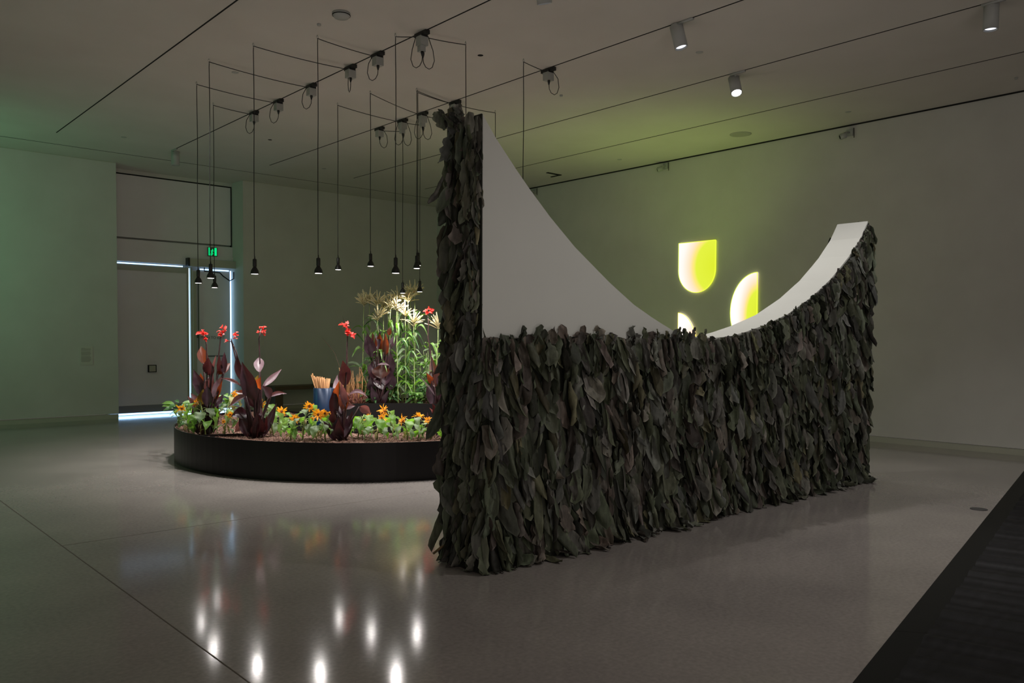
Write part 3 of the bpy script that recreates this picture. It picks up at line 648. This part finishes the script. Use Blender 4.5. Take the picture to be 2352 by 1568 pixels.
def canna(Z, basepx, bz, leaves, stems, flowers, label, dofs=0, name='canna_plant', dabs=None):
    b = hit(*basepx, 2, bz); d0 = depth(b)+dofs
    if dabs: d0 = dabs; b = V(at(*basepx, dabs)); b.z = bz
    t = thing(name, b, label, 'canna', 'dark-leaved cannas')
    for (u0, v0, u1, v1, w, k, *ex) in leaves:
        arch = ex[0] if ex else 0
        x0, y0 = Z(u0, v0); x1, y1 = Z(u1, v1); da = d0+U(-.10, .10); db = d0+U(-.22, .22)
        A0 = at(x0, y0, da); B0 = at(x1, y1, db); sc = d0/FPX*((Z(1, 0)[0]-Z(0, 0)[0]))
        nr = toc+V((U(-.4, .4), U(-.4, .4), U(-.1, .4)))
        MB().leaf(A0, B0, w*sc*1.2, nr, arch=arch*sc if arch else U(-.03, .03), fold=U(.25, .5), n=14, m=3, prof=pr_canna, ripple=.018, up=(0, 0, 1) if arch else None).build('leaf', CM[k], t)
        # leaf sheath back to the plant base
        if v0 - 60 < 5000:
            mid = b.lerp(A0, .5)+V((0, 0, .02)); mb = MB(); mb.tube([b+V((U(-.05, .05), U(-.05, .05), 0)), mid, A0, A0.lerp(B0, .12)], [.014, .012, .009, .004], 7); mb.build('stem', cstemm, t)
    for k in range(7):      # short dark shoots round the foot of the clump
        an = U(0, 6.28); o0 = b+V((math.cos(an), math.sin(an), 0))*U(.02, .10); tp = o0+V((math.cos(an)*U(.03, .18), math.sin(an)*U(.03, .18), U(.22, .42)))
        MB().leaf(o0, tp, U(.07, .13), toc+V((U(-.5, .5), U(-.5, .5), .2)), arch=U(-.03, .03), fold=.4, n=12, m=3, prof=pr_canna, ripple=.02).build('leaf', cannam, t)
    for st in stems:
        pts = [at(*Z(u, v), d0) for u, v in st]; MB().tube([b]+pts if len(pts) < 3 else pts, [.011*(1-.5*i/max(1, len(pts))) for i in range(len(pts)+(1 if len(pts) < 3 else 0))], 7).build('flower_stem', cstemm, t)
    for (u, v, r) in flowers:
        flower(t, at(*Z(u, v), d0-.02), r*.2*d0/FPX*1.0)
    return t
canna(Z2, (474, 997), ZS, [
    (430, 520, 400, 315, 100, 'o'), (500, 650, 480, 440, 112, 'p'), (425, 900, 315, 575, 105, 'p'), (405, 890, 395, 620, 110, 'o'), (500, 870, 540, 620, 112, 'l'),
    (540, 900, 632, 650, 84, 'l'), (520, 640, 572, 410, 52, 'l'), (590, 640, 732, 505, 90, 'o'), (640, 640, 610, 420, 62, 'p'), (435, 1000, 425, 800, 116, 'g'),
    (370, 1010, 245, 875, 62, 'l'), (400, 1000, 285, 845, 74, 'l'), (520, 1010, 650, 860, 96, 'p'), (530, 1180, 590, 1005, 70, 'l'), (455, 870, 500, 650, 80, 'l'),
    (655, 640, 665, 380, 60, 'p'), (470, 1000, 470, 760, 100, 'p'), (560, 940, 640, 700, 60, 'o'), (500, 1080, 600, 930, 80, 'p'), (470, 1240, 540, 1080, 80, 'p')],
    [[(470, 1310), (470, 900), (465, 500), (462, 300), (450, 240), (430, 190)], [(500, 1310), (560, 900), (590, 500), (620, 240), (640, 170)]],
    [(405, 180, 62), (432, 165, 45), (462, 240, 38), (645, 135, 58), (638, 180, 55)], 'dark canna clump at the left end of the planter, with two red flower stalks')
canna(Z2, (588, 1005), ZS, [
    (870, 720, 803, 395, 78, 'p'), (1010, 930, 860, 490, 150, 'p'), (990, 870, 1045, 640, 110, 'g'), (1060, 800, 1075, 660, 90, 'o'), (860, 770, 625, 683, 34, 'l', 26),
    (1090, 775, 1310, 570, 62, 'l'), (1180, 900, 1085, 760, 100, 'p'), (1165, 890, 1365, 852, 46, 'l', 22), (1015, 1010, 855, 750, 96, 'p'), (905, 880, 708, 1010, 84, 'l', 20),
    (890, 850, 790, 830, 56, 'o'), (935, 1100, 735, 1110, 120, 'p', 30), (890, 1150, 778, 1290, 84, 'l'), (1000, 1370, 965, 1080, 110, 'p'), (1065, 1310, 1045, 1090, 100, 'p'),
    (1060, 615, 1055, 438, 100, 'l'), (1000, 900, 920, 600, 90, 'o'), (1020, 1000, 1080, 820, 90, 'p'), (1130, 1290, 1140, 1090, 60, 'p'), (960, 1200, 900, 1040, 90, 'p'), (1090, 1100, 1010, 980, 70, 'l')],
    [[(1090, 1345), (1080, 900), (1066, 620), (1060, 400), (1052, 235), (1080, 120)], [(950, 1370), (905, 950), (860, 720), (800, 390), (745, 265), (690, 258)], [(745, 270), (738, 230)], [(990, 1380), (1020, 1150), (1015, 700)]],
    [(1100, 110, 52), (1098, 165, 50), (1042, 160, 32), (785, 175, 42), (788, 225, 30), (680, 262, 30)], 'dark canna clump in front of the door edge, with a single upright red flower stalk')
canna(Z3, (786, 1012), ZS, [
    (447, 965, 420, 735, 108, 'p'), (350, 1030, 372, 862, 46, 'l'), (355, 1200, 388, 920, 84, 'o'), (450, 1160, 402, 930, 56, 'l'), (470, 1048, 652, 1078, 38, 'l', 48),
    (430, 1170, 535, 1145, 44, 'l', 10), (570, 1150, 672, 1215, 70, 'l', 10), (360, 1210, 440, 1215, 34, 'l', 8), (400, 1250, 420, 1010, 90, 'p'), (340, 1240, 340, 980, 80, 'p'),
    (400, 1420, 380, 1230, 90, 'p'), (440, 1420, 470, 1230, 90, 'p'), (420, 1440, 430, 1200, 90, 'p'), (350, 1330, 330, 1180, 60, 'p'), (430, 1200, 440, 980, 80, 'o')],
    [[(420, 1440), (440, 1100), (455, 770), (462, 540), (466, 480)]],
    [(435, 425, 62), (455, 465, 60), (480, 490, 58), (505, 510, 45), (462, 505, 40)], 'dark canna in front of the raised planter, its red flower left of the corn')
canna(Z3, (872, 925), ZS2, [
    (690, 710, 638, 490, 90, 'p'), (712, 640, 685, 480, 46, 'o'), (735, 640, 742, 418, 46, 'p'), (752, 660, 752, 490, 76, 'o'), (805, 700, 806, 490, 54, 'o'),
    (835, 650, 928, 488, 80, 'p'), (838, 512, 852, 430, 38, 'o'), (700, 910, 700, 730, 116, 'p'), (830, 900, 850, 650, 100, 'p'), (765, 900, 770, 770, 140, 'o'),
    (740, 960, 690, 800, 120, 'p'), (800, 960, 840, 780, 110, 'p'), (760, 860, 770, 660, 100, 'p'), (655, 640, 625, 520, 40, 'l'), (780, 1000, 760, 860, 130, 'p'), (790, 660, 850, 620, 30, 'l'),
    (840, 780, 730, 775, 24, 'l', 10), (850, 1000, 870, 840, 80, 'p'), (700, 1020, 670, 880, 80, 'p')],
    [[(810, 900), (835, 700), (838, 512)]], [], 'dark red canna in front of the corn in the raised planter', dabs=13.62)
canna(Z3, (1003, 935), ZS2, [
    (1250, 980, 1218, 690, 66, 'o'), (1250, 965, 1175, 845, 50, 'o'), (1272, 985, 1272, 760, 60, 'o'), (1290, 1000, 1320, 800, 70, 'p'), (1215, 1010, 1310, 1000, 48, 'g', 10),
    (1260, 1060, 1120, 880, 20, 'l')],
    [[(1250, 1040), (1215, 700), (1188, 520), (1192, 400), (1190, 320)]], [(1190, 290, 52), (1215, 300, 42), (1165, 295, 30), (1200, 270, 36)], 'dark red canna partly hidden by the leaf tower, thin stalk with a red flower', dabs=13.6)
canna(Z3, (1005, 1003), ZS, [
    (1290, 1260, 1225, 1120, 70, 'p'), (1310, 1300, 1200, 1160, 30, 'l', 10), (1300, 1330, 1240, 1290, 30, 'l', 6), (1320, 1350, 1290, 1080, 80, 'p')],
    [], [], 'dark canna low in the front planter, almost hidden by the leaf tower', .15)

def corn(px, py, d, label, nleaf=10, bz=ZS2, tl=.29):
    top = at(px, py, d); b = V((top.x+U(-.06, .06), top.y+U(-.06, .06), bz))
    t = thing('corn_plant', b, label, 'corn', 'corn stalks in the raised planter')
    n = 8; pts = [b.lerp(top, i/n)+V((U(-.008, .008), U(-.008, .008), 0)) for i in range(n+1)]
    MB().tube(pts, [.010-.005*i/n for i in range(n+1)], 8).build('stalk', stemm, t)
    hh = top.z-b.z
    for i in range(nleaf):
        f = .15+.72*i/nleaf+U(-.03, .03); c = b.lerp(top, f); an = U(0, 6.28); ln = U(.32, .62)*(1-.35*f); d1 = V((math.cos(an), math.sin(an), 0))
        mb = MB(); tip = c+d1*ln*.8+V((0, 0, U(-.15, .16)))
        mb.leaf(c, tip, U(.045, .075), (0, 0, 1) if R() < .75 else toc, arch=U(.08, .17), fold=.35, n=14, m=2, prof=pr_corn, twist=U(-.9, .9), ripple=.06, up=(0, 0, 1))
        mb.build('leaf', random.choice([greenm, greenm, greygm, dgreenm]), t)
    mb = MB(); mb.tube([top, top+V((0, 0, tl*.5)), top+V((U(-.02, .02), U(-.02, .02), tl))], [.006, .012, .007], 6)
    for k in range(20):
        an = U(0, 6.28); el = U(.15, 1.15); l = tl*U(.55, .85); s = top+V((0, 0, U(0, tl*.28)))
        e = s+V((math.cos(an)*math.cos(el), math.sin(an)*math.cos(el), math.sin(el)))*l
        mb.tube([s, s.lerp(e, .55)+V((0, 0, .012)), e], [.004, .0085, .006], 5)
    mb.build('tassel', tasselm, t)
for (u, v, d, lab) in [(610, 250, 13.5, 'leftmost corn stalk, its tassel standing free'), (665, 225, 13.7, 'second corn stalk from the left'), (735, 255, 13.4, 'third corn stalk from the left'), (793, 275, 13.6, 'corn stalk above the red canna'),
                       (850, 275, 13.3, 'corn stalk in the thick of the tassels'), (830, 300, 13.8, 'corn stalk behind the thick tassels'), (915, 215, 13.6, 'tall corn stalk left of the low pendant lamp'), (955, 240, 13.9, 'corn stalk under the low pendant lamp'),
                       (1030, 165, 13.8, 'corn stalk between the two low pendant lamps'), (1070, 160, 13.6, 'tallest corn stalk, tassel beside the right low pendant lamp'), (1010, 230, 13.4, 'corn stalk behind the tallest ones'), (985, 345, 13.2, 'shorter corn stalk in the middle right'),
                       (1060, 430, 13.0, 'short corn stalk with tassel at the right'), (735, 380, 13.1, 'short corn stalk behind the red canna'), (1278, 455, 13.2, 'corn stalk with thin tassel beside the leaf tower'), (905, 290, 13.0, 'corn stalk at the centre front')]:
    x, y = Z3(u, v); corn(x, y, 13.75+(d-13.2)*.6, lab)
def leafy(px, py, d, bz, hgt, rad, label, m, m2, n=44, lw_=.06, ln=.12, name='leafy_plant', cat='leafy plant', grp='leafy green plants among the corn'):
    b = V(at(px, py, d)); b.z = bz
    t = thing(name, b, label, cat, grp)
    for k in range(5):
        an = U(0, 6.28); MB().tube([b, b+V((math.cos(an)*rad*.3, math.sin(an)*rad*.3, hgt*.5)), b+V((math.cos(an)*rad*.55, math.sin(an)*rad*.55, hgt*U(.75, .95)))], [.007, .005, .003], 6).build('stem', stemm, t)
    for k in range(n):
        f = U(.15, 1)**.8; an = U(0, 6.28); c = b+V((math.cos(an)*rad*U(.1, .75)*(1.1-.4*f), math.sin(an)*rad*U(.1, .75)*(1.1-.4*f), hgt*f)); d1 = V((math.cos(an), math.sin(an), U(-.9, .35)))
        MB().leaf(c, c+d1.normalized()*ln*U(.7, 1.25), lw_*U(.7, 1.2), V((0, 0, 1))+toc*.5, arch=U(0, .03), fold=.2, n=7, prof=pr_ov, twist=U(-.5, .5), ripple=.04, up=(0, 0, 1)).build('leaf', m if R() < .6 else m2, t)
for (px, d, h, r, lab, m, m2) in [(845, 12.85, .38, .22, 'green bush left of the back canna', dgreenm, greenm), (895, 12.75, .32, .2, 'low dark basil bush below the red canna', dgreenm, dgreenm), (860, 12.7, .27, .17, 'low dark bush at the rim of the raised planter', dgreenm, dgreenm),
                                  (925, 13.0, .75, .25, 'tall bright leafy plant right of the red canna', greenm, greygm), (950, 12.85, .48, .22, 'basil bush in the middle of the raised planter', dgreenm, greenm), (955, 12.6, .2, .1, 'small seedling at the raised planter rim', greenm, dgreenm),
                                  (975, 13.2, .8, .26, 'tall bean-like plant near the corn right side', greenm, greygm), (990, 13.4, 1.0, .27, 'pale leafy climber beside the leaf tower', greygm, greenm), (1010, 13.1, .95, .25, 'green climber touching the leaf tower', greygm, greenm), (985, 12.8, .36, .2, 'low dark green plant beside the leaf tower', dgreenm, greenm), (910, 13.4, .85, .25, 'bright plant behind the red canna', greenm, greenm)]:
    leafy(px, 900, 13.66+(d-12.6)*.6, ZS2, h, r, lab, m, m2)
leafy(415, 960, depth(hit(415, 978, 2, ZS)), ZS, .32, .2, 'bushy green plant at the far left end of the planter', greenm, dgreenm, n=30, ln=.15, grp='green plants in the left bed')
leafy(443, 980, depth(hit(445, 985, 2, ZS)), ZS, .22, .17, 'low leafy plant behind the first sunflower', dgreenm, greygm, n=26, grp='green plants in the left bed')
leafy(523, 960, depth(hit(523, 972, 2, ZS)), ZS, .4, .16, 'green plant behind the left canna clump', dgreenm, greenm, n=26, grp='green plants in the left bed')
# dry reeds and red grass in the raised bed
rb = V(at(810, 905, 13.7)); rb.z = ZS2
t = thing('dry_reed_clump', rb, 'clump of dry orange reeds left of the red canna', 'reeds')
for k in range(60):
    px = U(780, 842); d = U(13.6, 14.0); a0 = V(at(px, 900, d)); a0.z = ZS2; hh = U(.28, .62)
    MB().tube([a0, a0+V((U(-.02, .02), U(-.02, .02), hh*.6)), a0+V((U(-.07, .07), U(-.07, .07), hh))], [.007, .006, .003], 5).build('reed', reedm, t)
mb = MB()
for k in range(900):
    px = U(788, 842); a0 = V(at(px, 900, U(13.6, 13.9))); a0.z = ZS2+U(0, .14)
    mb.tube([a0, a0+V((U(-.05, .05), U(-.05, .05), U(.02, .09)))], .0022, 4)
o = mb.build('red_grass', amarm); o['kind'] = 'stuff'; o['label'] = 'tangle of fine reddish dry grass left of the red canna in the raised planter'; o['category'] = 'grass'
for k, (u0, v0, u1, v1, lab) in enumerate([(350, 670, 228, 520, 'thin dark grass stalk leaning left of the corn'), (455, 480, 418, 335, 'thin grass stalk above the red flower left of the corn')]):
    p0, p1 = at(*Z3(u0, v0), 13.7), at(*Z3(u1, v1), 13.7); q0 = V(at(*Z3(480, 900), 13.7)); q0.z = ZS2
    o = MB().tube([q0, q0.lerp(p0, .6)+V((0, 0, .05)), p0, p0.lerp(p1, .5), p1], [.004, .004, .003, .005, .001], 5).build('grass_stalk', mat('dark_grass', (.1, .06, .04), .7)); o['label'] = lab; o['category'] = 'grass stalk'

def sunflower(fx, fy, bx, by, face, label, r=.062, leaves=6, lm=greygm, big=1.0, extra=None, droop=.6):
    b = hit(bx, by, 2, ZS); d = depth(b); h = at(fx, fy, d); t = thing('sunflower', b, label, 'sunflower', 'sunflowers in the front planter')
    top = V((h.x, h.y, h.z)); fd = (Rv0*face[0]-V((Fv.x, Fv.y, 0))*face[1]+V((0, 0, face[2]))).normalized()
    neck = top-fd*.035+V((0, 0, .02)); mid = b.lerp(neck, .55); mid.x = b.x*.7+neck.x*.3; mid.y = b.y*.7+neck.y*.3
    MB().tube([b, mid, neck+V((0, 0, .015)), top-fd*.012], [.009, .008, .006, .005], 7).build('stem', stemm, t)
    heads = [(top, fd, r)]+([(at(*e[:2], d), fd, r*e[2]) for e in (extra or [])])
    for (c, f, rr) in heads:
        q = V((0, 0, 1)).rotation_difference(f)
        MB().lathe([(.002, .006), (rr*.24, .008), (rr*.30, .0), (rr*.34, -.012), (.004, -.02)], c, 16, f).build('flower_disc', discm, t)
        mb = MB()
        for lay in range(2):
            for k in range(14):
                a = 2*math.pi*(k+.5*lay)/14+U(-.15, .15); dr = q@V((math.cos(a), math.sin(a), U(-.5, .9)))
                mb.leaf(c+dr*rr*.25, c+dr*rr*U(.6, 1.2), rr*U(.2, .34), f, arch=rr*U(0, .2), fold=.3, n=5, m=1, prof=pr_petal)
        mb.build('petals', petalm, t)
    leaves = int(leaves*1.6)
    for k in range(leaves):
        f = .3+.68*k/leaves; c = b.lerp(neck, f); an = 2.4*k+U(-.4, .4); d1 = V((math.cos(an), math.sin(an), 0)); pe = c+d1*U(.04, .085)*big+V((0, 0, U(.0, .04)))
        tip = pe+d1*U(.03, .08)*big+V((0, 0, -U(.07, .15)*big*droop/.6)); 
        if tip.z < ZS+.02: tip.z = ZS+.02
        lf = MB(); lf.leaf(pe, tip, U(.07, .11)*big, d1+V((U(-.5, .5), U(-.5, .5), .5)), arch=U(.01, .04), fold=U(.2, .7), n=9, m=3, prof=pr_heart, twist=U(-.8, .8), ripple=.10); lo = lf.build('leaf', random.choice([lm, greygm, greenm]), t)
        MB().tube([c, c.lerp(pe, .5)+V((0, 0, .015)), pe], .0035, 5).build('leaf_stalk', stemm, t)
    for k in range(4):        # withered lower leaves
        c = b.lerp(neck, U(.15, .6)); an = U(0, 6.28); d1 = V((math.cos(an), math.sin(an), 0)); tp = c+d1*U(.03, .07)+V((0, 0, -U(.05, .12))); tp.z = max(tp.z, ZS+.015)
        MB().leaf(c, tp, U(.02, .045), d1, arch=U(.01, .03), fold=.9, n=7, m=2, prof=pr_ov, twist=U(-1.5, 1.5), ripple=.2).build('withered_leaf', witherm, t)
SF = [(418, 938, 434, 992, (-.3, 1, .1), 'leftmost sunflower in the planter', {}), (452, 925, 472, 1000, (-.8, .5, .2), 'sunflower with large drooping green leaves below the left canna', dict(leaves=9, big=1.35, lm=greenm)),
      (537, 905, 520, 975, (.9, .3, 0), 'tall wilting sunflower in front of the blue-lit door edge', dict(lm=witherm)), (528, 952, 515, 1003, (.6, .8, .1), 'short thin sunflower with two small orange heads', dict(r=.045, leaves=3, extra=[(513, 968, .6)])),
      (602, 928, 628, 1001, (-.8, .7, .1), 'tall sunflower facing left beside the right canna clump', dict(leaves=8, big=1.15)), (646, 945, 641, 992, (.6, .9, .1), 'orange sunflower right of the tall one facing right', dict(leaves=5, r=.07)),
      (677, 962, 667, 1012, (.5, 1, .3), 'short sunflower with an orange head and green leaves, mid planter', dict(leaves=6)), (710, 933, 695, 1013, (.5, 1, -.1), 'tall sunflower left of the blue tub', dict(leaves=6, r=.066)),
      (732, 952, 748, 1014, (-.1, 1, .2), 'orange sunflower in front of the blue tub', dict(leaves=7, r=.072, extra=[(746, 949, .7)])), (717, 962, 727, 1009, (.2, 1, .1), 'small yellow sunflower bud beside the blue tub', dict(r=.028, leaves=4)),
      (759, 948, 767, 1010, (0, .6, .8), 'withered sunflower stalk left of the middle canna', dict(r=.024, leaves=2)), (843, 958, 822, 1006, (.8, -.3, 0), 'tall drooping sunflower right of the middle canna', dict(leaves=10, big=1.1, lm=greenm)),
      (876, 960, 866, 1012, (.7, .4, .2), 'sunflower with broad grey-green leaves below the raised planter', dict(leaves=6, big=1.2, r=.055)), (884, 943, 904, 1004, (-.6, .6, .5), 'tall wilting sunflower in front of the raised planter', dict(leaves=6, r=.07)),
      (925, 966, 936, 1012, (-.7, .3, .5), 'sunflower facing left with one large pale leaf', dict(leaves=6, big=1.25, r=.065)), (961, 957, 962, 1006, (.4, -.3, .9), 'sunflower seen from behind near the leaf tower', dict(leaves=5, r=.068)),
      (984, 966, 990, 1010, (-.4, .6, .5), 'rightmost sunflower, beside the leaf tower', dict(leaves=6, r=.055)), (842, 1, 0, 0, 0, 0, 0)]
for s in SF[:-1]: sunflower(*s[:6], **s[6])
